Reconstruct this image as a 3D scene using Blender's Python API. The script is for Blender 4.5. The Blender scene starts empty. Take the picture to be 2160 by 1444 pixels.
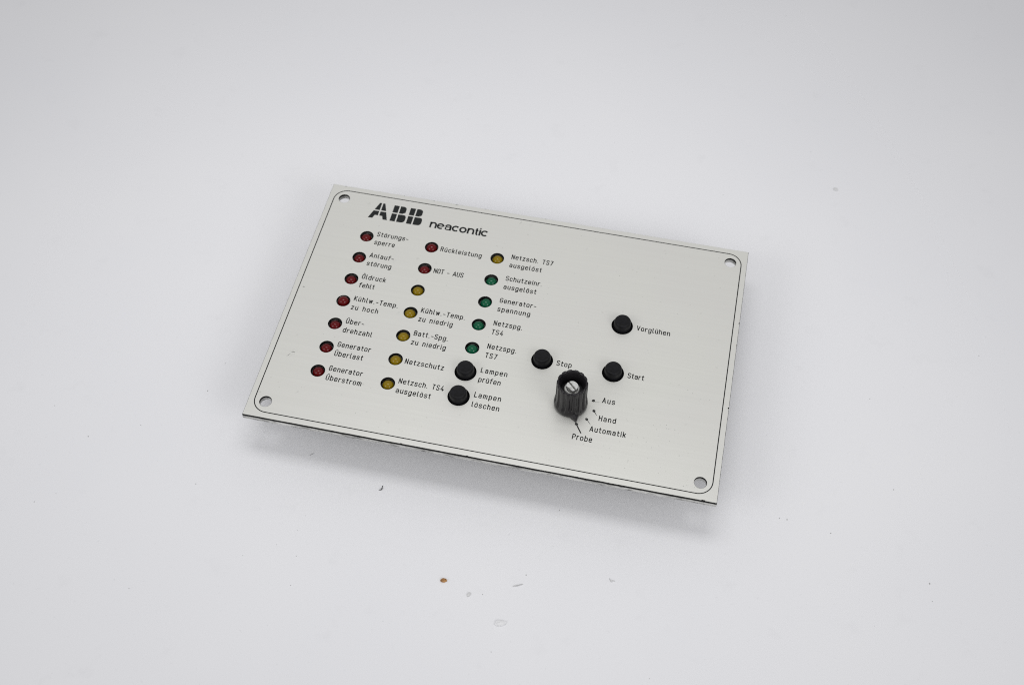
# -*- coding: utf-8 -*-
import bpy, bmesh, math, random
from mathutils import Matrix, Vector
random.seed(7)
sc = bpy.context.scene
C = sc.collection
MM = 0.001
TOP = 22.5            # height of the panel face above the table, mm

# ------------------------------------------------------------------ camera
cam = bpy.data.cameras.new('camera')
cam.sensor_width = 36.0
cam.lens = 42.73
cam.clip_start = 0.01; cam.clip_end = 30
co = bpy.data.objects.new('camera', cam); C.objects.link(co)
R = [(0.97856496, 0.20573089, 0.00924375), (0.17312158, -0.79748926, -0.57796176), (-0.11153279, 0.56717342, -0.81601149)]
co.matrix_world = Matrix(((R[0][0], -R[1][0], -R[2][0], 60.399*MM),
                          (R[0][1], -R[1][1], -R[2][1], -297.760*MM),
                          (R[0][2], -R[1][2], -R[2][2], (419.101+TOP)*MM),
                          (0, 0, 0, 1)))
cam.dof.use_dof = True
cam.dof.focus_distance = 0.495
cam.dof.aperture_fstop = 13.0
sc.camera = co

# ------------------------------------------------------------------ light
w = bpy.data.worlds.new('World'); sc.world = w; w.use_nodes = True
bg = w.node_tree.nodes['Background']
bg.inputs[0].default_value = (0.985, 0.985, 1.0, 1); bg.inputs[1].default_value = 0.51

def area(name, loc, target, sx, sy, power, col=(1, 1, 1), spread=180):
    l = bpy.data.lights.new(name, 'AREA'); l.shape = 'RECTANGLE'; l.size = sx; l.size_y = sy
    l.energy = power; l.color = col; l.spread = math.radians(spread)
    o = bpy.data.objects.new(name, l); C.objects.link(o)
    o.location = loc
    d = Vector(target)-Vector(loc)
    o.rotation_euler = d.to_track_quat('-Z', 'Y').to_euler()
    return o
area('softbox_left', (-0.60, -0.55, 0.60), (0, 0, 0), 0.42, 0.42, 0.205, spread=60)
area('softbox_right', (0.65, -0.50, 0.60), (0, 0, 0), 0.42, 0.42, 0.285, spread=60)
area('strip_overhead', (-0.02, 0.055, 0.60), (-0.02, 0.055, 0), 0.36, 0.16, 0.183, spread=75)
sc.cycles.filter_width = 1.05
sc.cycles.use_denoising = False          # the denoiser smears the small print
sc.cycles.use_adaptive_sampling = False

sc.view_settings.view_transform = 'Standard'
sc.view_settings.look = 'None'
sc.view_settings.exposure = 0.0
sc.view_settings.gamma = 1.0

# ------------------------------------------------------------------ materials
def mat(name, col, rough=0.5, metal=0.0, **k):
    m = bpy.data.materials.new(name); m.use_nodes = True
    b = m.node_tree.nodes['Principled BSDF']
    b.inputs['Base Color'].default_value = (*col, 1)
    b.inputs['Roughness'].default_value = rough
    b.inputs['Metallic'].default_value = metal
    for kk, v in k.items(): b.inputs[kk.replace('_', ' ')].default_value = v
    return m, m.node_tree.nodes, m.node_tree.links, b
def noise(N, L, scale, detail=3, vec=None, rough=0.5):
    n = N.new('ShaderNodeTexNoise'); n.inputs['Scale'].default_value = scale
    n.inputs['Detail'].default_value = detail; n.inputs['Roughness'].default_value = rough
    if vec is not None: L.new(vec, n.inputs['Vector'])
    return n.outputs['Fac']
def objco(N, L, s=(1, 1, 1)):
    t = N.new('ShaderNodeTexCoord'); mp = N.new('ShaderNodeMapping'); mp.inputs['Scale'].default_value = s
    L.new(t.outputs['Object'], mp.inputs['Vector']); return mp.outputs['Vector']
def ramp(N, L, fac, stops):
    r = N.new('ShaderNodeValToRGB'); e = r.color_ramp.elements
    while len(e) < len(stops): e.new(0.5)
    for el, (p, c) in zip(e, stops): el.position = p; el.color = (*c, 1)
    L.new(fac, r.inputs['Fac']); return r.outputs['Color']
def bump(N, L, b, fac, strength, dist):
    bp = N.new('ShaderNodeBump'); bp.inputs['Strength'].default_value = strength; bp.inputs['Distance'].default_value = dist
    L.new(fac, bp.inputs['Height']); L.new(bp.outputs['Normal'], b.inputs['Normal'])
def mul(N, L, a, c2, fac=1.0):
    x = N.new('ShaderNodeMix'); x.data_type = 'RGBA'; x.blend_type = 'MULTIPLY'; x.inputs[0].default_value = fac
    L.new(a, x.inputs[6]); L.new(c2, x.inputs[7]); return x.outputs[2]

def g(v): return (v, v, v)
# white photo table: faint mottling and scuffs
M_table, N, L, b = mat('white_table', (0.80, 0.80, 0.82), 0.55)
v = objco(N, L)
c1 = ramp(N, L, noise(N, L, 9, 4, v), [(0.30, (0.800, 0.802, 0.824)), (0.70, (0.822, 0.822, 0.838))])
c2 = ramp(N, L, noise(N, L, 620, 2, v, 0.6), [(0.22, g(0.93)), (0.34, g(1.0))])
c3 = ramp(N, L, noise(N, L, 60, 5, v, 0.65), [(0.26, g(0.965)), (0.40, g(1.0))])
L.new(mul(N, L, mul(N, L, c1, c2), c3), b.inputs['Base Color'])
bump(N, L, b, noise(N, L, 900, 3, v), 0.06, 0.0002)
# satin silver laminate of the panel face: brushed along its length
M_face, N, L, b = mat('silver_face', (0.60, 0.61, 0.575), 0.5, 0.36)
v = objco(N, L); vb = objco(N, L, (6, 900, 6))
nb = noise(N, L, 1.0, 3, vb, 0.6)
cA = ramp(N, L, nb, [(0.25, (0.712, 0.713, 0.672)), (0.75, (0.726, 0.728, 0.686))])
cB = ramp(N, L, noise(N, L, 330, 3, v, 0.6), [(0.24, g(0.84)), (0.33, g(1.0))])
cC = ramp(N, L, noise(N, L, 22, 3, v), [(0.3, (0.985, 0.975, 0.985)), (0.7, (1.0, 1.0, 0.99))])
L.new(mul(N, L, mul(N, L, cA, cB), cC), b.inputs['Base Color'])
rr = N.new('ShaderNodeMapRange'); rr.inputs[3].default_value = 0.30; rr.inputs[4].default_value = 0.38
L.new(nb, rr.inputs[0]); L.new(rr.outputs[0], b.inputs['Roughness'])
bump(N, L, b, nb, 0.05, 0.00002)
M_core, *_ = mat('black_core', (0.008, 0.008, 0.008), 0.6, Specular_IOR_Level=0.12)
# raw sawn aluminium of the carrier plate
M_alu, N, L, b = mat('raw_aluminium', (0.62, 0.62, 0.60), 0.42, 0.45)
v = objco(N, L, (260, 260, 900)); vv = objco(N, L)
n1 = noise(N, L, 1.0, 5, v, 0.7)
L.new(mul(N, L, ramp(N, L, n1, [(0.34, g(0.13)), (0.52, (0.62, 0.62, 0.59)), (0.8, g(0.85))]),
          ramp(N, L, noise(N, L, 120, 3, vv), [(0.3, g(0.72)), (0.55, g(1.0))])), b.inputs['Base Color'])
bump(N, L, b, n1, 0.6, 0.0003)
M_ink, *_ = mat('black_ink', (0.012, 0.013, 0.012), 0.55, Specular_IOR_Level=0.3)
M_logo, *_ = mat('logo_ink', (0.008, 0.010, 0.010), 0.5, Specular_IOR_Level=0.3)
M_mark, N, L, b = mat('worn_ink', (0.03, 0.03, 0.028), 0.6)
L.new(ramp(N, L, noise(N, L, 1600, 2, objco(N, L)), [(0.56, g(0.010)), (0.74, (0.22, 0.23, 0.21))]), b.inputs['Base Color'])
M_scratch, *_ = mat('grey_scratch', (0.40, 0.41, 0.39), 0.55, 0.3)
M_board, *_ = mat('dark_board', (0.006, 0.007, 0.006), 0.7)
M_house, *_ = mat('housing', (0.45, 0.45, 0.45), 0.5)
M_knob, N, L, b = mat('black_knob', (0.016, 0.015, 0.017), 0.34, Specular_IOR_Level=0.32)
v = objco(N, L)
L.new(ramp(N, L, noise(N, L, 350, 4, v), [(0.35, (0.007, 0.006, 0.008)), (0.7, (0.016, 0.014, 0.016))]), b.inputs['Base Color'])
mr = N.new('ShaderNodeMapRange'); mr.inputs[3].default_value = 0.22; mr.inputs[4].default_value = 0.32
L.new(noise(N, L, 500, 3, v), mr.inputs[0]); L.new(mr.outputs[0], b.inputs['Roughness'])
M_button, N, L, b = mat('black_button', (0.012, 0.012, 0.014), 0.42, Specular_IOR_Level=0.14)
L.new(ramp(N, L, noise(N, L, 800, 3, objco(N, L)), [(0.3, g(0.006)), (0.75, (0.012, 0.012, 0.015))]), b.inputs['Base Color'])
M_screw, N, L, b = mat('zinc_screw', (0.5, 0.5, 0.48), 0.5, 0.35)
L.new(ramp(N, L, noise(N, L, 1100, 3, objco(N, L)), [(0.28, g(0.14)), (0.38, (0.56, 0.56, 0.53)), (0.7, g(0.70))]), b.inputs['Base Color'])
M_collar, *_ = mat('clear_collar', (0.10, 0.10, 0.10), 0.25)
def led_mat(n, deep, painted_sheen):
    m, N, L, b = mat(n, deep, 0.09)
    b.inputs['Specular IOR Level'].default_value = 0.28
    b.inputs['Subsurface Weight'].default_value = 0.08
    b.inputs['Subsurface Radius'].default_value = (0.6, 0.3, 0.2)
    b.inputs['Subsurface Scale'].default_value = 0.001
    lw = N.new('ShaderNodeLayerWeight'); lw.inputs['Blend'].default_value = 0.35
    L.new(ramp(N, L, lw.outputs['Facing'], [(0.15, deep), (0.95, painted_sheen)]), b.inputs['Base Color'])  # reflected sheen painted into the lens colour, greyer towards grazing angles
    return m
M_led = {'red': led_mat('red_lens', (0.105, 0.0008, 0.002), (0.055, 0.006, 0.007)),
         'yellow': led_mat('yellow_lens', (0.225, 0.150, 0.001), (0.13, 0.095, 0.006)),
         'green': led_mat('green_lens', (0.001, 0.088, 0.038), (0.004, 0.052, 0.028))}
M_crumb, N, L, b = mat('brown_crumb', (0.36, 0.17, 0.05), 0.5)
L.new(ramp(N, L, noise(N, L, 900, 3, objco(N, L)), [(0.35, (0.16, 0.07, 0.015)), (0.65, (0.55, 0.28, 0.09))]), b.inputs['Base Color'])
M_fibre, *_ = mat('dark_fibre', (0.10, 0.10, 0.10), 0.7)
M_flake, *_ = mat('grey_flake', (0.66, 0.66, 0.66), 0.7)
M_paleflake, *_ = mat('pale_flake', (0.78, 0.78, 0.79), 0.7)
M_dust, *_ = mat('grey_dust', (0.45, 0.45, 0.45), 0.8)

# ------------------------------------------------------------------ helpers
def obj(name, verts, faces, m, parent=None, smooth=False, loc=(0, 0, 0)):
    me = bpy.data.meshes.new(name)
    me.from_pydata([(x*MM, y*MM, z*MM) for x, y, z in verts], [], faces)
    me.update()
    if smooth: me.shade_smooth()
    return link(name, me, m, parent, loc)
def link(name, me, m, parent=None, loc=(0, 0, 0)):
    if m is not None and not me.materials: me.materials.append(m)
    o = bpy.data.objects.new(name, me); C.objects.link(o)
    o.location = (loc[0]*MM, loc[1]*MM, loc[2]*MM)
    if parent: o.parent = parent
    return o
def sharp(o, ang=35):
    me = o.data; bm = bmesh.new(); bm.from_mesh(me)
    for f in bm.faces: f.smooth = True
    for e in bm.edges:
        e.smooth = not (len(e.link_faces) == 2 and e.calc_face_angle(0) > math.radians(ang))
    bm.to_mesh(me); bm.free()
def lathe(prof, n=40, wob=None):
    """profile of (r, z) from outside bottom to centre top -> verts, faces"""
    V = []; F = []; rings = []
    for (r, z) in prof:
        if r < 1e-6: rings.append([len(V)]); V.append((0, 0, z)); continue
        ring = []
        for i in range(n):
            a = 2*math.pi*i/n; rr_ = r-(wob(a, z, r) if wob else 0)
            ring.append(len(V)); V.append((rr_*math.cos(a), rr_*math.sin(a), z))
        rings.append(ring)
    for A, B in zip(rings, rings[1:]):
        for i in range(n):
            j = (i+1) % n
            if len(B) == 1: F.append((A[i], A[j], B[0]))
            elif len(A) == 1: F.append((A[0], B[j], B[i]))
            else: F.append((A[i], A[j], B[j], B[i]))
    return V, F
def box(x0, x1, y0, y1, z0, z1):
    V = [(x, y, z) for z in (z0, z1) for y in (y0, y1) for x in (x0, x1)]
    return V, [(0, 2, 3, 1), (4, 5, 7, 6), (0, 1, 5, 4), (2, 6, 7, 3), (0, 4, 6, 2), (1, 3, 7, 5)]
def join(*parts):
    V = []; F = []
    for v_, f_ in parts:
        o = len(V); V += v_; F += [tuple(i+o for i in f) for f in f_]
    return V, F
def rounded(pts, rad, closed=False, seg=5):
    """polyline with rounded corners; rad = number or list per vertex"""
    n = len(pts); out = []
    for i, p in enumerate(pts):
        r = rad[i] if isinstance(rad, (list, tuple)) else rad
        if (not closed and i in (0, n-1)) or r <= 0: out.append(Vector(p)); continue
        P = Vector(p); A = Vector(pts[i-1])-P; B = Vector(pts[(i+1) % n])-P
        la, lb = A.length, B.length; A /= la; B /= lb
        ang = A.angle(B)
        if ang > 3.1: out.append(P); continue
        t = r/math.tan(ang/2)
        la_ = la if (not closed and i-1 == 0) else la/2
        lb_ = lb if (not closed and i+1 == n-1) else lb/2
        t = min(t, la_, lb_); r = t*math.tan(ang/2)
        ctr = P+(A+B).normalized()*(r/math.sin(ang/2))
        s = P+A*t-ctr; e = P+B*t-ctr
        a0 = math.atan2(s.y, s.x); a1 = math.atan2(e.y, e.x); d = (a1-a0+math.pi) % (2*math.pi)-math.pi
        for k in range(seg+1):
            a = a0+d*k/seg; out.append(ctr+Vector((math.cos(a), math.sin(a)))*r)
    res = [out[0]]
    for q in out[1:]:
        if (q-res[-1]).length > 1e-4: res.append(q)
    if closed and (res[0]-res[-1]).length < 1e-4: res.pop()
    return res
def ribbon(path, wd, z, V, F, closed=False, cap=True, taper=None):
    n = len(path)
    if n < 2: return
    Ls = []; Rs = []
    for i in range(n):
        if closed: a = path[i]-path[i-1]; b_ = path[(i+1) % n]-path[i]
        else:
            a = path[i]-path[i-1] if i else path[1]-path[0]
            b_ = path[i+1]-path[i] if i < n-1 else path[i]-path[i-1]
        a = a.normalized(); b_ = b_.normalized()
        t = (a+b_)
        t = t.normalized() if t.length > 1e-6 else a
        nn = Vector((-t.y, t.x)); c = max(0.45, nn.dot(Vector((-a.y, a.x))))
        h = wd/2/c*(1 if taper is None else taper(i/(n-1)))
        Ls.append(len(V)); V.append((*(path[i]+nn*h), z)); Rs.append(len(V)); V.append((*(path[i]-nn*h), z))
    for i in range(n if closed else n-1):
        j = (i+1) % n; F.append((Rs[i], Rs[j], Ls[j], Ls[i]))
    if cap and not closed:
        for e, d in ((0, path[0]-path[1]), (n-1, path[-1]-path[-2])):
            a0 = math.atan2(d.y, d.x)
            pl = Ls[e] if e == n-1 else Rs[e]; pr = Rs[e] if e == n-1 else Ls[e]
            idx = [pr]
            for k in range(1, 5):
                a = a0-math.pi/2+math.pi*k/5
                idx.append(len(V)); V.append((path[e].x+math.cos(a)*wd/2, path[e].y+math.sin(a)*wd/2, z))
            idx.append(pl); F.append(tuple(idx))

# ------------------------------------------------------------------ the setting
V, F = box(-1500, 1500, -1300, 1700, -20, 0)
tb = obj('tabletop', V, F, M_table); tb['kind'] = 'structure'

# ------------------------------------------------------------------ the panel
panel = bpy.data.objects.new('control_panel', None); C.objects.link(panel)
panel.location = (0, 0, TOP*MM); panel.empty_display_size = 0.02
panel['label'] = 'silver control panel with coloured lamps, black buttons and a knob on the white table'
panel['category'] = 'control panel'

W2, H2 = 192.7/2, 128.5/2
X = [-72.7, -42.7, -12.7, 17.3, 47.3]
Y = [36.9-12.4*i for i in range(7)]
leds = [(X[0], Y[i], 'red') for i in range(7)]
leds += [(X[1], Y[i], 'red' if i < 2 else 'yellow') for i in range(7)]
leds += [(X[2], Y[i], 'yellow' if i == 0 else 'green') for i in range(5)]
buttons = [(X[2], Y[5]), (X[2], Y[6]), (X[3], Y[4]), (X[4], Y[4]), (X[4], Y[2])]
corners = [(sx*89.0, sy*56.5) for sx in (-1, 1) for sy in (-1, 1)]
KX, KY = 32.8, -31.4

def sheet(name, z0, z1, holes, inset, m, parent, bevel=0.0):
    cu = bpy.data.curves.new(name, 'CURVE'); cu.dimensions = '2D'; cu.fill_mode = 'BOTH'
    cu.extrude = (z1-z0)/2*MM-bevel*MM; cu.bevel_depth = bevel*MM; cu.bevel_resolution = 0
    def poly(pts):
        s = cu.splines.new('POLY'); s.points.add(len(pts)-1); s.use_cyclic_u = True
        for p, q in zip(s.points, pts): p.co = (q[0]*MM, q[1]*MM, 0, 1)
    a, b_ = W2-inset-bevel, H2-inset-bevel
    outer = []
    per = [(-a, -b_), (a, -b_), (a, b_), (-a, b_)]
    for i in range(4):
        p, q = per[i], per[(i+1) % 4]; n = 60
        for k in range(n):
            t = k/n; x = p[0]+(q[0]-p[0])*t; y = p[1]+(q[1]-p[1])*t
            if k:                                   # the sawn edge wanders by hundredths of a millimetre
                j = random.gauss(0, 0.025)
                if i % 2 == 0: y += j
                else: x += j
            outer.append((x, y))
    poly(outer)
    for x, y, r, n in holes: poly([(x+r*math.cos(2*math.pi*k/n), y+r*math.sin(2*math.pi*k/n)) for k in range(n)])
    t = bpy.data.objects.new(name, cu)
    me = bpy.data.meshes.new_from_object(t); bpy.data.objects.remove(t); bpy.data.curves.remove(cu)
    me.transform(Matrix.Translation((0, 0, (z0+z1)/2*MM)))
    me.materials.clear(); me.name = name
    o = link(name, me, m, parent); return o
fh = [(x, y, 3.05, 40) for x, y, _ in leds]+[(x, y, 4.6, 48) for x, y in buttons]+[(x, y, 2.6, 40) for x, y in corners]+[(KX, KY, 3.8, 40)]
face = sheet('face_sheet', -1.08, 0.0, fh, 0.0, None, panel, 0.13)
face.data.materials.append(M_face); face.data.materials.append(M_core)
for p in face.data.polygons: p.material_index = 0 if p.normal.z > 0.93 else 1
bh = [(x, y, 3.7, 32) for x, y, _ in leds]+[(x, y, 4.9, 32) for x, y in buttons]+[(x, y, 2.62, 40) for x, y in corners]+[(KX, KY, 4.2, 32)]
back = sheet('back_plate', -2.75, -1.10, bh, -0.06, M_alu, panel)

# printed border with rounded corners
V = []; F = []
bx, by = 93.8, 61.5
ribbon(rounded([(-bx, -by), (bx, -by), (bx, by), (-bx, by)], 6.0, True, 12), 0.42, 0.02, V, F, True)
obj('border_line', V, F, M_ink, panel)

# ---- emblem
def polyobj(name, polys, z, m, parent):
    V = []; F = []
    for pl in polys:
        o = len(V); V += [(p[0], p[1], z) for p in pl]; F.append(tuple(range(o, o+len(pl))))
    me = bpy.data.meshes.new(name); me.from_pydata([(x*MM, y*MM, zz*MM) for x, y, zz in V], [], F); me.update()
    bm = bmesh.new(); bm.from_mesh(me)
    for f in list(bm.faces):
        if f.normal.z < 0: f.normal_flip()
    bmesh.ops.triangulate(bm, faces=bm.faces[:]); bm.to_mesh(me); bm.free()
    return link(name, me, m, parent)
y0, y1, ym0, ym1 = 47.98, 57.48, 52.52, 53.16
def A_x(y): return -75.4+(y-y0)*(3.22/9.5)
cx = -70.92; gl = 0.31
def mirror(pl): return [(2*cx-x, y) for x, y in pl][::-1]
A1 = [(A_x(ym1), ym1), (cx-gl, ym1), (cx-gl, y1), (A_x(y1), y1)]
A2 = [(A_x(y0), y0), (A_x(y0)+2.05, y0), (A_x(y0)+2.72, 49.95), (cx-gl, 49.95), (cx-gl, ym0), (A_x(ym0), ym0)]
def B(ox):
    l0, l1, r0 = -65.25+ox, -62.82+ox, -62.2+ox
    up = rounded([(r0, ym1), (-60.45+ox, ym1), (-60.2+ox, 53.45), (-59.25+ox, 53.9), (-59.25+ox, y1), (r0, y1)], [0, 0, .2, 1.0, 2.0, 0], True, 6)
    lo = rounded([(r0, y0), (-58.45+ox, y0), (-58.45+ox, 51.4), (-59.0+ox, ym0), (r0, ym0)], [0, 2.9, .6, .3, 0], True, 8)
    return [[(l0, ym1), (l1, ym1), (l1, y1), (l0, y1)], [(l0, y0), (l1, y0), (l1, ym0), (l0, ym0)],
            [tuple(q) for q in up], [tuple(q) for q in lo]]
lg = polyobj('emblem', [A1, A2, mirror(A1), mirror(A2)]+B(0)+B(7.68), 0.02, M_logo, panel)
lg['label'] = 'bold black company emblem of three stencilled letters'

# ---- product word in wide round letters
V = []; F = []
def st(pts, rad, closed=False, wd=0.84, cap=False): ribbon(rounded(pts, rad, closed, 7), wd, 0.02, V, F, closed, cap)
bl = 48.05; XH = 3.4
def n_(x):
    st([(x, bl), (x, bl+XH)], 0)
    st([(x+.15, bl+XH-1.25), (x+.35, bl+XH-.36), (x+2.42, bl+XH-.36), (x+2.42, bl)], [0, 1.0, 1.1, 0])
def c_(x):
    a = [(x+1.55+1.36*math.cos(math.radians(t)), bl+XH/2+(XH/2-.38)*math.sin(math.radians(t))) for t in range(38, 323, 12)]
    st(a, 0)
n_(-46.35)
st([(-42.9, bl+1.7), (-40.5, bl+1.7)], 0, wd=.55)
st([(-41.75+1.33*math.cos(math.radians(t)), bl+1.68+1.32*math.sin(math.radians(t))) for t in range(0, 322, 14)], 0)
st([(-39.3, bl+2.1), (-39.2, bl+3.0), (-37.1, bl+3.0), (-37.1, bl+.02)], [0, .9, .9, 0])
st([(-37.1, bl+1.9), (-39.4, bl+1.75), (-39.4, bl+.32), (-37.1, bl+.32), (-37.1, bl+1.2)], [0, .75, .75, .9, 0], wd=.6)
c_(-36.3)
st([(-31.35+1.30*math.cos(math.radians(t)), bl+1.68+1.32*math.sin(math.radians(t))) for t in range(0, 360, 15)], 0, True)
n_(-28.95)
st([(-25.1, bl+3.95), (-25.1, bl+.3), (-24.35, bl+.3)], [0, .7, 0]); st([(-25.75, bl+2.75), (-24.35, bl+2.75)], 0, wd=.5)
st([(-23.55, bl), (-23.55, bl+XH)], 0); st([(-23.55, bl+3.75), (-23.55, bl+4.4)], 0, wd=.72)
c_(-22.85)
nw = obj('lettering', V, F, M_logo, panel); nw['label'] = 'larger word in wide rounded black letters beside the emblem'

# ---- engraved narrow lettering (single stroke, round ends)
U = 2.30/7
def dots(x): return [([(x, 6.55), (x+.01, 6.6)], 0), ([(x+1.3, 6.55), (x+1.31, 6.6)], 0)]
o_ = lambda x=0: [([(x, 0), (x+3, 0), (x+3, 5), (x, 5)], 1.45, True)]
u_ = [([(0, 5), (0, 0), (2.9, 0), (2.9, 5)], 1.4), ([(2.9, 1), (2.9, 0)], 0)]
U_ = [([(0, 7), (0, 0), (3.1, 0), (3.1, 7)], 1.5)]
O_ = [([(0, 0), (3.1, 0), (3.1, 7), (0, 7)], 1.5, True)]
G = {
 'a': (3, [([(.15, 4.2), (.2, 5), (2.9, 5), (2.9, 0)], [0, 1.2, 1.3, 0]), ([(2.9, 2.9), (0, 2.9), (0, 0), (2.9, 0), (2.9, 1)], [0, 1.25, 1.25, 1.2, 0])]),
 'b': (3, [([(0, 7), (0, 0)], 0), ([(0, 3.5), (0, 5), (3, 5), (3, 0), (0, 0), (0, 1.5)], 1.4)]),
 'c': (2.8, [([(2.8, 4), (2.8, 5), (0, 5), (0, 0), (2.8, 0), (2.8, 1)], 1.4)]),
 'd': (3, [([(3, 7), (3, 0)], 0), ([(3, 3.5), (3, 5), (0, 5), (0, 0), (3, 0), (3, 1.5)], 1.4)]),
 'e': (3, [([(0, 2.55), (3, 2.55), (3, 5), (0, 5), (0, 0), (2.9, 0), (2.9, .8)], [0, 0.3, 1.4, 1.4, 1.4, 1.2, 0])]),
 'f': (2.2, [([(.8, 0), (.8, 7), (2.3, 7)], 1.3), ([(0, 4.9), (2.1, 4.9)], 0)]),
 'g': (3, [([(3, 3.5), (3, 5), (0, 5), (0, 0), (3, 0), (3, 1.5)], 1.4), ([(3, 5), (3, -2), (.1, -2), (.1, -1.3)], [0, 1.4, 1.2, 0])]),
 'h': (2.9, [([(0, 7), (0, 0)], 0), ([(0, 3.5), (0, 5), (2.9, 5), (2.9, 0)], 1.4)]),
 'i': (.3, [([(.15, 5), (.15, 0)], 0), ([(.15, 6.75), (.16, 6.85)], 0)]),
 'k': (2.8, [([(0, 7), (0, 0)], 0), ([(0, 1.9), (2.7, 5)], 0), ([(1.05, 3.1), (2.8, 0)], 0)]),
 'l': (1.0, [([(0, 7), (0, 0), (1.05, 0)], 1.0)]),
 'm': (4.4, [([(0, 5), (0, 0)], 0), ([(0, 3.7), (0, 5), (2.2, 5), (2.2, 0)], 1.1), ([(2.2, 3.7), (2.2, 5), (4.4, 5), (4.4, 0)], 1.1)]),
 'n': (2.9, [([(0, 5), (0, 0)], 0), ([(0, 3.5), (0, 5), (2.9, 5), (2.9, 0)], 1.4)]),
 'o': (3, o_()), 'ö': (3, o_()+dots(.85)),
 'p': (3, [([(0, 5), (0, -2)], 0), ([(0, 3.5), (0, 5), (3, 5), (3, 0), (0, 0), (0, 1.5)], 1.4)]),
 'r': (2.0, [([(0, 5), (0, 0)], 0), ([(0, 3.4), (0, 5), (2.05, 5)], 1.5)]),
 's': (2.8, [([(2.7, 4.1), (2.7, 5), (0, 5), (0, 2.75), (2.8, 2.35), (2.8, 0), (0, 0), (0, .9)], [0, 1.2, 1.2, 1.1, 1.1, 1.2, 1.2, 0])]),
 't': (2.0, [([(.8, 6.6), (.8, 0), (2.0, 0)], 1.1), ([(0, 4.9), (2.1, 4.9)], 0)]),
 'u': (2.9, u_), 'ü': (2.9, u_+dots(.8)),
 'w': (4.0, [([(0, 5), (1, 0), (2, 4.6), (3, 0), (4, 5)], 0)]),
 'z': (2.8, [([(0, 5), (2.8, 5), (0, 0), (2.9, 0)], 0)]),
 'A': (3.6, [([(0, 0), (1.8, 7), (3.6, 0)], 0), ([(.55, 2), (3.05, 2)], 0)]),
 'B': (3.1, [([(0, 0), (0, 7), (3, 7), (3, 3.7), (0, 3.7)], [0, 0, 1.4, 1.4, 0]), ([(1.5, 3.7), (3.2, 3.7), (3.2, 0), (0, 0)], [0, 1.4, 1.4, 0])]),
 'G': (3.1, [([(3.1, 5.7), (3.1, 7), (0, 7), (0, 0), (3.1, 0), (3.1, 3.4), (1.7, 3.4)], [0, 1.5, 1.5, 1.5, 1.5, 0, 0])]),
 'H': (3.2, [([(0, 7), (0, 0)], 0), ([(3.2, 7), (3.2, 0)], 0), ([(0, 3.6), (3.2, 3.6)], 0)]),
 'K': (3.1, [([(0, 7), (0, 0)], 0), ([(0, 2.6), (3, 7)], 0), ([(1.1, 4.2), (3.2, 0)], 0)]),
 'L': (2.7, [([(0, 7), (0, 0), (2.7, 0)], 0)]),
 'N': (3.2, [([(0, 0), (0, 7), (3.2, 0), (3.2, 7)], 0)]),
 'O': (3.1, O_), 'Ö': (3.1, O_+[([(.9, 8.6), (.91, 8.7)], 0), ([(2.2, 8.6), (2.21, 8.7)], 0)]),
 'P': (3.1, [([(0, 0), (0, 7), (3.1, 7), (3.1, 3.2), (0, 3.2)], [0, 0, 1.5, 1.5, 0])]),
 'R': (3.1, [([(0, 0), (0, 7), (3.1, 7), (3.1, 3.4), (0, 3.4)], [0, 0, 1.5, 1.5, 0]), ([(1.6, 3.4), (3.2, 0)], 0)]),
 'S': (3.1, [([(3.1, 5.9), (3.1, 7), (0, 7), (0, 4.3), (3.1, 2.9), (3.1, 0), (0, 0), (0, 1.2)], [0, 1.5, 1.5, 1.3, 1.3, 1.5, 1.5, 0])]),
 'T': (3.0, [([(0, 7), (3.0, 7)], 0), ([(1.5, 7), (1.5, 0)], 0)]),
 'U': (3.1, U_), 'Ü': (3.1, U_+[([(.9, 8.6), (.91, 8.7)], 0), ([(2.2, 8.6), (2.21, 8.7)], 0)]),
 'V': (3.3, [([(0, 7), (1.65, 0), (3.3, 7)], 0)]),
 '4': (3.2, [([(2.0, 7), (0, 1.7), (3.3, 1.7)], 0), ([(2.3, 3.3), (2.3, 0)], 0)]),
 '7': (3.0, [([(0, 7), (3, 7), (.9, 0)], 0)]),
 '.': (.3, [([(.15, 0), (.16, .06)], 0)]), '-': (2.3, [([(0, 2.7), (2.3, 2.7)], 0)]), ' ': (1.9, []),
}
KERN = {('T', 'e'): -.7, ('r', '-'): -.2}
def line(text, xa, ybase, xb, V, F, wd=0.39):
    """left edge xa, baseline ybase, right edge xb, all in mm on the face"""
    adv = []; x = 0.0
    for i, ch in enumerate(text):
        adv.append(x); x += G[ch][0]*U
    gaps = len(text)-1
    tr = ((xb-xa-wd)-x)/max(1, gaps)
    for i, ch in enumerate(text):
        ox = xa+wd/2+adv[i]+tr*i; oy = ybase+wd/2
        for s in G[ch][1]:
            pts, rad = s[0], s[1]; cl = len(s) > 2
            r2 = [q*U for q in rad] if isinstance(rad, list) else rad*U
            P = rounded([(ox+a*U, oy+b_*U) for a, b_ in pts], r2, cl, 5)
            if cl: ribbon(P, wd, 0.02, V, F, True); continue
            run = [P[0]]                                   # break at sharp corners so that strokes do not fill in
            for k in range(1, len(P)):
                run.append(P[k])
                if k < len(P)-1 and (P[k]-P[k-1]).angle(P[k+1]-P[k]) > 1.0:
                    ribbon(run, wd, 0.02, V, F); run = [P[k]]
            ribbon(run, wd, 0.02, V, F)
def label(lines):
    V = []; F = []
    for l in lines: line(*l, V, F)
    o = obj('lettering', V, F, M_ink, panel)
    o['label'] = 'black printed words '+' '.join(l[0] for l in lines)
x1_ = -68.45; x2_ = -38.55; x3_ = -6.6
u1, u2, u3 = 0.95, -3.78, -1.42
label([('Störungs-', x1_, Y[0]+u1, -53.95), ('sperre', x1_, Y[0]+u2, -59.0)])
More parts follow.
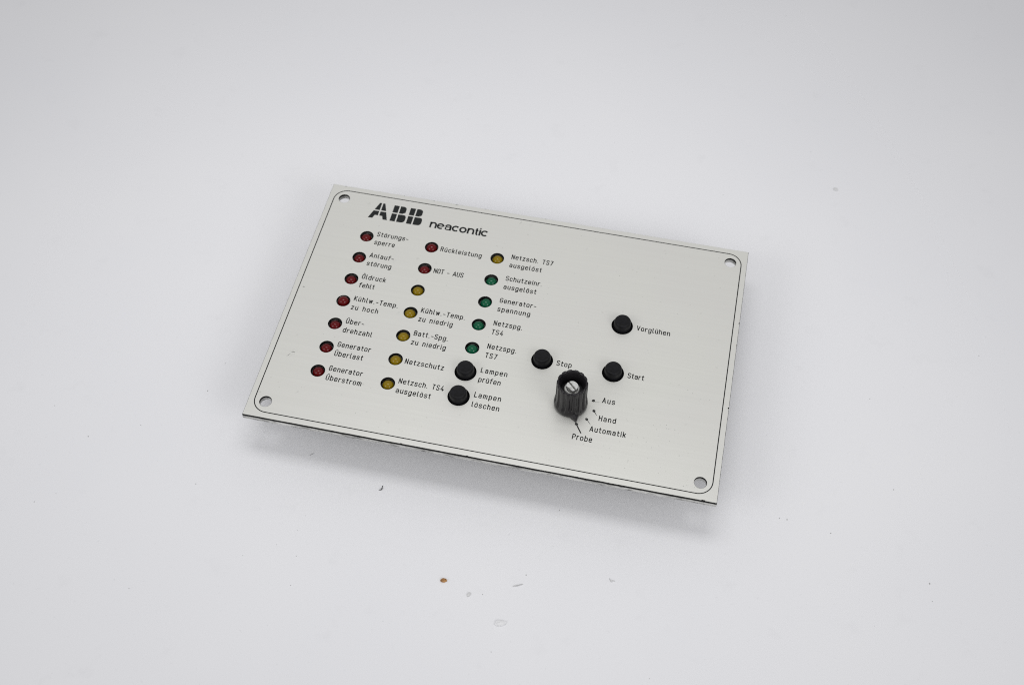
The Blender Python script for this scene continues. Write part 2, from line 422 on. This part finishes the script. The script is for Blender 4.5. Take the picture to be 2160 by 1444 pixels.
label([('Anlauf-', x1_, Y[1]+u1, -57.3), ('störung', x1_, Y[1]+u2, -57.3)])
label([('Öldruck', x1_, Y[2]+u1, -57.6), ('fehlt', x1_, Y[2]+u2, -61.45)])
label([('Kühlw.-Temp.', x1_, Y[3]+u1, -48.8), ('zu hoch', x1_, Y[3]+u2, -56.4)])
label([('Über-', x1_, Y[4]+u1, -60.4), ('drehzahl', x1_, Y[4]+u2, -55.6)])
label([('Generator', x1_, Y[5]+u1, -54.0), ('Überlast', x1_, Y[5]+u2, -56.1)])
label([('Generator', x1_, Y[6]+u1, -54.0), ('Überstrom', x1_, Y[6]+u2, -53.2)])
label([('Rückleistung', x2_, Y[0]+u3, -19.7)])
label([('NOT - AUS', x2_, Y[1]+u3-.2, -25.1)])
label([('Kühlw.-Temp.', x2_, Y[3]+u1, -19.1), ('zu niedrig', x2_, Y[3]+u2, -23.5)])
label([('Batt.-Spg.', x2_, Y[4]+u1, -23.6), ('zu niedrig', x2_, Y[4]+u2, -23.5)])
label([('Netzschutz', x2_, Y[5]+u3, -21.85)])
label([('Netzsch. TS4', x2_, Y[6]+u1, -19.4), ('ausgelöst', x2_, Y[6]+u2, -23.8)])
label([('Netzsch. TS7', x3_, Y[0]+u1, 12.2), ('ausgelöst', x3_, Y[0]+u2, 8.0)])
label([('Schutzeinr.', x3_, Y[1]+u1, 9.6), ('ausgelöst', x3_, Y[1]+u2, 8.0)])
label([('Generator-', x3_, Y[2]+u1, 9.5), ('spannung', x3_, Y[2]+u2, 7.75)])
label([('Netzspg.', x3_, Y[3]+u1, 5.95), ('TS4', x3_+.1, Y[3]+u2, -1.4)])
label([('Netzspg.', x3_, Y[4]+u1, 5.95), ('TS7', x3_+.1, Y[4]+u2, -1.4)])
label([('Lampen', x3_, Y[5]+u1, 4.65), ('prüfen', x3_, Y[5]+u2, 2.8)])
label([('Lampen', x3_, Y[6]+u1, 4.65), ('löschen', x3_, Y[6]+u2, 4.9)])
label([('Stop', 23.5, Y[4]-1.32, 29.9)])
label([('Start', 53.5, Y[4]-1.25, 60.4)])
label([('Vorglühen', 53.6, Y[2]-1.2, 67.95)])
label([('Aus', 45.2, -28.2, 50.5)])
label([('Hand', 45.2, -37.0, 52.25)])
label([('Automatik', 42.4, -42.65, 57.2)])
label([('Probe', 36.15, -47.68, 44.3)])

# ---- worn position marks and leader lines round the knob
def blob(cx_, cy_, r, z, n=13, j=.25, sy=1.0):
    return [(cx_+r*(1+random.uniform(-j, j))*math.cos(2*math.pi*k/n), cy_+sy*r*(1+random.uniform(-j, j))*math.sin(2*math.pi*k/n)) for k in range(n)]
for (x, y), (p, q), wd in (((41.66, -27.9), ((42.3, -28.4), (44.3, -28.1)), .09),
                           ((42.7, -32.7), ((42.9, -33.0), (44.1, -34.6)), .20),
                           ((40.5, -37.3), ((40.8, -37.6), (42.4, -39.5)), .14),
                           ((36.75, -40.4), ((36.95, -40.7), (39.35, -44.3)), .30)):
    polyobj('position_mark', [blob(x, y, .66, 0, j=.22)], 0.022, M_mark, panel)
    V = []; F = []
    P = [Vector(p)+(Vector(q)-Vector(p))*t for t in (0, .3, .6, 1)]
    ribbon(P, wd*1.7, 0.018, V, F, cap=False, taper=lambda t: 1.25-.7*t if wd < .25 else 1.0)
    obj('leader_line', V, F, M_ink if wd > .25 else M_scratch if wd < .12 else M_mark, panel)

# ---- signal lamps
dome = [(2.9, -7.1), (2.9, -6.1), (2.5, -6.0)]+[(2.5, -2.9)]
for k in range(0, 9):
    a = math.radians(k*10); dome.append((2.5*math.cos(a), -2.9+2.5*math.sin(a)))
dome.append((0, -0.4))
LV, LF = lathe(dome, 28)
led_mesh = {}
colV, colF = lathe([(3.0, -5.2), (3.0, -3.0), (2.85, -2.9), (2.62, -3.0), (2.62, -5.2)], 32)
col_mesh = None
random.seed(11)
for i, (x, y, c) in enumerate(leds):
    dx, dy, dz = random.uniform(-.18, .25), random.uniform(-.2, .12), random.uniform(-.25, .15)+1.15
    if i == 0: dx, dy, dz = -.30, -.25, .95
    if i == 3: dx, dy, dz = -.12, .25, 1.75
    if c not in led_mesh:
        o = obj('signal_lamp', LV, LF, M_led[c], panel, True, (x+dx, y+dy, dz)); led_mesh[c] = o.data
    else: o = link('signal_lamp', led_mesh[c], None, panel, (x+dx, y+dy, dz))
    o['label'] = c+' lamp'
    if col_mesh is None:
        q = obj('collar', colV, colF, M_collar, o, True); col_mesh = q.data
    else: q = link('collar', col_mesh, None, o)
    o.rotation_euler = (math.radians(random.uniform(-3, 3)), math.radians(random.uniform(-3, 3)), 0)

# ---- push buttons
bp_ = [(4.45, -5.0), (4.45, -1.6), (4.25, -1.3), (3.95, -1.15), (3.66, 0.2), (3.58, 2.75), (3.50, 3.0), (3.18, 3.62), (3.05, 3.70), (2.6, 3.66), (1.4, 3.60), (0, 3.58)]
BV, BF = lathe(bp_, 48)
bm_ = None
for (x, y) in buttons:
    if bm_ is None:
        o = obj('push_button', BV, BF, M_button, panel, False, (x, y, 0)); sharp(o, 50); bm_ = o.data
    else: o = link('push_button', bm_, None, panel, (x+random.uniform(-.1, .1), y+random.uniform(-.1, .1), random.uniform(-.15, .15)))

# ---- rotary knob
NF = 14
def smooth01(t): t = max(0, min(1, t)); return t*t*(3-2*t)
def groove(a, z, r):
    if r < 5.8: return 0
    c = smooth01((math.cos(NF*(a+0.10))+0.05)/0.7)
    return (0.64-0.30*smooth01((z-13)/2.5))*c*smooth01((z-2.9)/1.6)*(1 if z < 15.4 else .8)
kp = [(6.5, 0.25), (6.78, 0.4), (6.92, 1.0), (6.93, 2.0), (6.80, 3.0), (6.66, 3.8), (6.52, 4.8), (6.42, 6.0), (6.36, 8.0), (6.34, 11.0), (6.32, 14.5), (6.28, 15.5), (6.12, 15.9),
      (5.85, 16.02), (5.5, 15.9), (5.15, 15.5), (4.95, 14.8), (4.75, 12.5), (4.6, 9.4), (0, 9.4)]
KV, KF = lathe(kp, NF*12, groove)
knob = obj('rotary_knob', KV, KF, M_knob, panel, True, (KX, KY, 0)); sharp(knob, 48)
knob['label'] = 'tall black fluted knob with a pointer'
pa = math.radians(-66)
def pl(r, s, z): return (r*math.cos(pa)-s*math.sin(pa), r*math.sin(pa)+s*math.cos(pa), z)
PV = [pl(6.0, -2.3, .3), pl(9.25, -.12, .3), pl(9.25, .12, .3), pl(6.0, 2.3, .3),
      pl(6.0, -2.2, 2.3), pl(9.15, -.10, 1.5), pl(9.15, .10, 1.5), pl(6.0, 2.2, 2.3), pl(6.0, 0, 3.3), pl(8.9, 0, 1.9)]
PF = [(0, 3, 2, 1), (0, 1, 5, 4), (1, 2, 6, 5), (2, 3, 7, 6), (4, 5, 9, 8), (5, 6, 9), (6, 7, 8, 9), (0, 4, 8, 7, 3)]
obj('pointer', PV, PF, M_knob, knob)
V, F = lathe([(3.15, 9.4), (3.15, 11.5), (2.9, 11.75), (2.2, 11.75), (1.9, 11.2), (0, 11.2)], 6*6)
nut = obj('nut', V, F, M_alu, knob); sharp(nut, 40)
sa = math.radians(-44)
def half(sign, cut):
    pts = []
    n = 26; hw = .36; r = 2.42
    a0 = math.asin(hw/r)
    for k in range(n+1):
        a = a0+(math.pi-2*a0)*k/n
        pts.append((r*math.cos(a), sign*r*math.sin(a)))
    pts = [(x*math.cos(sa)-y*math.sin(sa), x*math.sin(sa)+y*math.cos(sa)) for x, y in pts]
    if sign < 0: pts.reverse()
    if cut:
        nrm = Vector((math.cos(math.radians(-122)), math.sin(math.radians(-122))))
        q = []
        for i in range(len(pts)):
            a, b_ = Vector(pts[i]), Vector(pts[(i+1) % len(pts)]); da, db = a.dot(nrm)-cut, b_.dot(nrm)-cut
            if da <= 0: q.append(tuple(a))
            if (da < 0) != (db < 0): q.append(tuple(a+(b_-a)*(da/(da-db))))
        pts = q
    m_ = len(pts)
    V = [(x, y, 11.8) for x, y in pts]+[(x, y, 13.2) for x, y in pts]+[(x*.95, y*.95, 13.38) for x, y in pts]
    F = [(i, (i+1) % m_, m_+(i+1) % m_, m_+i) for i in range(m_)]+[(m_+i, m_+(i+1) % m_, 2*m_+(i+1) % m_, 2*m_+i) for i in range(m_)]+[tuple(range(2*m_, 3*m_))]
    return V, F
V, F = join(half(1, None), half(-1, 1.75), lathe([(1.9, 11.2), (1.9, 12.0), (0, 12.0)], 20))
sw = obj('screw_head', V, F, M_screw, knob)

# ---- wear on the face: scratches, nicks at the rim
def scr(pts, wd, m=M_scratch, z=0.016, nm='scratch'):
    V = []; F = []; P = rounded(pts, .15)
    ribbon(P, wd, z, V, F, cap=False, taper=lambda t: .35+.65*math.sin(math.pi*min(1, max(0, t))))
    return V, F
a = join(*[scr([(x, y), (x+dx, y+dy)], w_, z=.015+.0004*k) for k, (x, y, dx, dy, w_) in enumerate([
    (-87.6, -33.3, .5, .8, .22), (-87.0, -32.4, .5, .9, .28), (-86.4, -31.0, .7, .3, .34), (-85.6, -30.5, .9, -.2, .40), (-86.9, -33.4, .7, .2, .16),
    (-86.0, -32.9, .5, .7, .16), (-87.1, -30.9, .6, .5, .14), (-86.3, -29.7, .7, .4, .12), (-85.1, -31.9, .4, .2, .22), (-84.3, -29.8, .5, .3, .14), (-86.6, -31.9, .2, .3, .3), (-85.9, -31.4, .3, -.3, .2)])])
obj('scratch', *a, M_scratch, panel)
obj('scratch', *scr([(-86.2, -30.75), (-85.6, -30.5), (-84.9, -30.8)], .34, z=.022), M_mark, panel)
obj('scratch', *scr([(-87.5, -33.1), (-87.0, -32.5), (-86.8, -31.9)], .16, z=.022), M_mark, panel)
obj('scratch', *scr([(-92.1, 3.3), (-91.7, 3.5), (-91.3, 3.4)], .45), M_mark, panel)
obj('scratch', *scr([(-7.0, 58.7), (-6.6, 59.5), (-6.4, 60.2)], .28), M_scratch, panel)
obj('scratch', *scr([(-88.8, 63.2), (-88.0, 64.0), (-86.6, 64.1)], .16), M_scratch, panel)
obj('scratch', *scr([(-69.1, 43.6), (-68.9, 44.4)], .35), M_scratch, panel)
for i, (x, y, r, sy) in enumerate([(-48.2, 64.0, .45, .5), (-37.7, 63.9, .75, .35), (-90.4, 63.9, .5, .4), (-24.0, 64.0, .35, .4), (96.1, 23.9, .26, 1.2), (96.3, 12.3, .14, 3.0), (96.3, 9.0, .11, 3.4), (96.1, -19.8, .30, 1.3),
                     (-62.5, 64.0, .3, .5), (4.0, 64.05, .5, .3), (91.0, -64.0, .75, .28), (-30, -64.1, .5, .3), (-3, -64.1, .6, .3), (34, -64.1, .4, .3)]):
    polyobj('nick', [blob(x, y, r, 0, 11, .35, sy)], 0.015, M_core if i in (4, 7, 10, 11, 12, 5, 6) else M_scratch, panel)
random.seed(5)
V = []; F = []
for k in range(230):
    x, y = random.uniform(-94, 94), random.uniform(-62, 62)
    if k % 3 == 0: x, y = random.gauss(72, 9), random.gauss(-38, 12)
    if abs(x) > 92 or abs(y) > 60 or any((x-a)**2+(y-b_)**2 < 30 for a, b_ in [(q[0], q[1]) for q in leds]+buttons): continue
    r = random.choice((.07, .09, .12, .16)); o = len(V)
    V += [(p[0], p[1], .014) for p in blob(x, y, r, 0, 7, .35, random.uniform(.5, 1.6))]; F.append(tuple(range(o, o+7)))
M_speck, *_ = mat('faint_speck', (0.46, 0.47, 0.44), 0.5, 0.4)
sp = obj('speck', V, F, M_speck, panel); sp['kind'] = 'stuff'

# ---- what carries the panel underneath: circuit board, spacers and a shallow housing
V, F = box(-80, 80, -44, 44, -7.6, -6.0)
obj('circuit_board', V, F, M_board, panel)
for sx in (-1, 1):
    for sy in (-1, 1):
        V, F = lathe([(2.4, -5.98), (2.4, -2.62)], 12)
        obj('spacer', V, F, M_alu, panel, False, (sx*76, sy*40, 0))
V, F = box(-58, 58, -30, 34, -TOP+.1, -7.7)
hs = obj('rear_housing', V, F, M_house, panel)

# ------------------------------------------------------------------ debris on the table
def unp(u, v):
    d = [sum(R[k][i]*c for k, c in ((0, (u-1080)/2563.94), (1, (v-722)/2563.94), (2, 1.0))) for i in range(3)]
    s = -(419.1+TOP)/d[2]
    return 60.4+d[0]*s, -297.76+d[1]*s
def pebble(name, pos, sx, sy, sz, m, label_, cat, rot=0, seed=1, lift=.42):
    x, y = pos; random.seed(seed)
    bm = bmesh.new(); bmesh.ops.create_icosphere(bm, subdivisions=2, radius=1)
    for vtx in bm.verts:
        k = 1+random.uniform(-.22, .22); vtx.co = Vector((vtx.co.x*sx*k, vtx.co.y*sy*k, max(-lift, vtx.co.z)*sz*k))*MM
    me = bpy.data.meshes.new(name); bm.to_mesh(me); bm.free()
    o = link(name, me, m, None, (x, y, sz*lift)); o.rotation_euler.z = math.radians(rot)
    o['label'] = label_; o['category'] = cat
    return o
def wisp(name, at, pts, wd, m, label_, cat, h=.25):
    ax, ay = unp(*at); mx = sum(q[0] for q in pts)/len(pts); my = sum(q[1] for q in pts)/len(pts)
    P = rounded([(q[0]-mx+ax, q[1]-my+ay) for q in pts], .4); V = []; F = []
    n = len(P)
    for i, p in enumerate(P):
        t = (P[min(n-1, i+1)]-P[max(0, i-1)]).normalized(); nn = Vector((-t.y, t.x)); r = wd/2*(.45+.55*math.sin(math.pi*(i+.5)/n))
        zc = h*math.sin(math.pi*i/(n-1))+r
        for k in range(6):
            a = math.pi*2*k/6; V.append((p.x+nn.x*r*math.cos(a), p.y+nn.y*r*math.cos(a), max(0.01, zc+r*math.sin(a))))
    for i in range(n-1):
        for k in range(6): F.append((i*6+k, i*6+(k+1) % 6, (i+1)*6+(k+1) % 6, (i+1)*6+k))
    F += [tuple(range(5, -1, -1)), tuple((n-1)*6+k for k in range(6))]
    cx_ = sum(p.x for p in P)/n; cy_ = sum(p.y for p in P)/n
    o = obj(name, [(x-cx_, y-cy_, z) for x, y, z in V], F, m, None, True, (cx_, cy_, 0))
    o['label'] = label_; o['category'] = cat
    return o
pebble('crumb', unp(936, 1224), 1.2, .85, .7, M_crumb, 'brown crumb lying on the white table in front of the panel', 'crumb', 10, 3)
wisp('fibre', (804, 1030), [(-38.2, -70.3), (-38.0, -71.6), (-38.3, -72.4), (-39.2, -72.5)], .50, M_fibre, 'dark hooked fibre just in front of the panel edge', 'fibre')
pebble('flake', unp(1055, 1314), 2.3, 1.1, .75, M_paleflake, 'largest pale grey flake, lying nearest the front of the table', 'flake', 12, 9)
wisp('fibre', (1291, 1224), [(60.6, -91.2), (61.5, -92.9), (62.0, -91.7), (62.9, -92.0)], .36, M_flake, 'small crumpled grey fibre, to the right of the brown crumb', 'fibre')
wisp('fibre', (1092, 1234), [(24.0, -102.7), (25.6, -102.1), (27.6, -101.0)], .55, M_flake, 'thin straight grey sliver between the brown crumb and the crumpled fibre', 'fibre', .1)
pebble('flake', unp(989, 1253), .6, 1.0, .5, M_flake, 'small grey flake just right of the brown crumb', 'flake', -20, 4)
pebble('crumb', unp(1762, 400), 1.0, 1.0, .5, M_flake, 'lone grey speck on the table behind the panel at the right', 'crumb', 0, 6)
wisp('fibre', (658, 958), [(-71.6, -62.6), (-70.9, -61.8), (-70.3, -61.3)], .32, M_dust, 'tiny dark fibre in the shadow under the front left of the panel', 'fibre', .1)
random.seed(21)
V = []; F = []
known = [(1752, 1124), (475, 766), (613, 1234), (1370, 1430), (512, 1171), (1036, 1374), (583, 1148), (186, 920), (1018, 1253), (1110, 1212), (413, 1020), (1644, 1092),
         (1660, 1095), (1885, 1032), (1617, 918), (1835, 841), (1961, 1230), (2065, 750), (628, 1117), (644, 1087), (1180, 1076), (297, 896), (438, 824), (115, 855), (72, 1058), (118, 1040), (272, 1240), (625, 1172)]
pts = [unp(*k) for k in known]
for _ in range(45): pts.append((random.uniform(-300, 260), random.uniform(-180, 260)))
for i, (x, y) in enumerate(pts):
    if abs(x) < 97 and abs(y) < 65: continue
    r = random.choice((.17, .22, .27)) if i < len(known) else random.choice((.08, .10, .13, .17))
    o = len(V); n = 6
    V += [(p[0], p[1], 0.02) for p in blob(x, y, r, 0, n, .35, random.uniform(.5, 1.8))]+[(x, y, .02+r*.7)]
    F += [(o+k, o+(k+1) % n, o+n) for k in range(n)]
d = obj('dust_specks', V, F, M_dust); d['kind'] = 'stuff'; d['label'] = 'fine grey dust specks scattered over the white table'; d['category'] = 'dust'
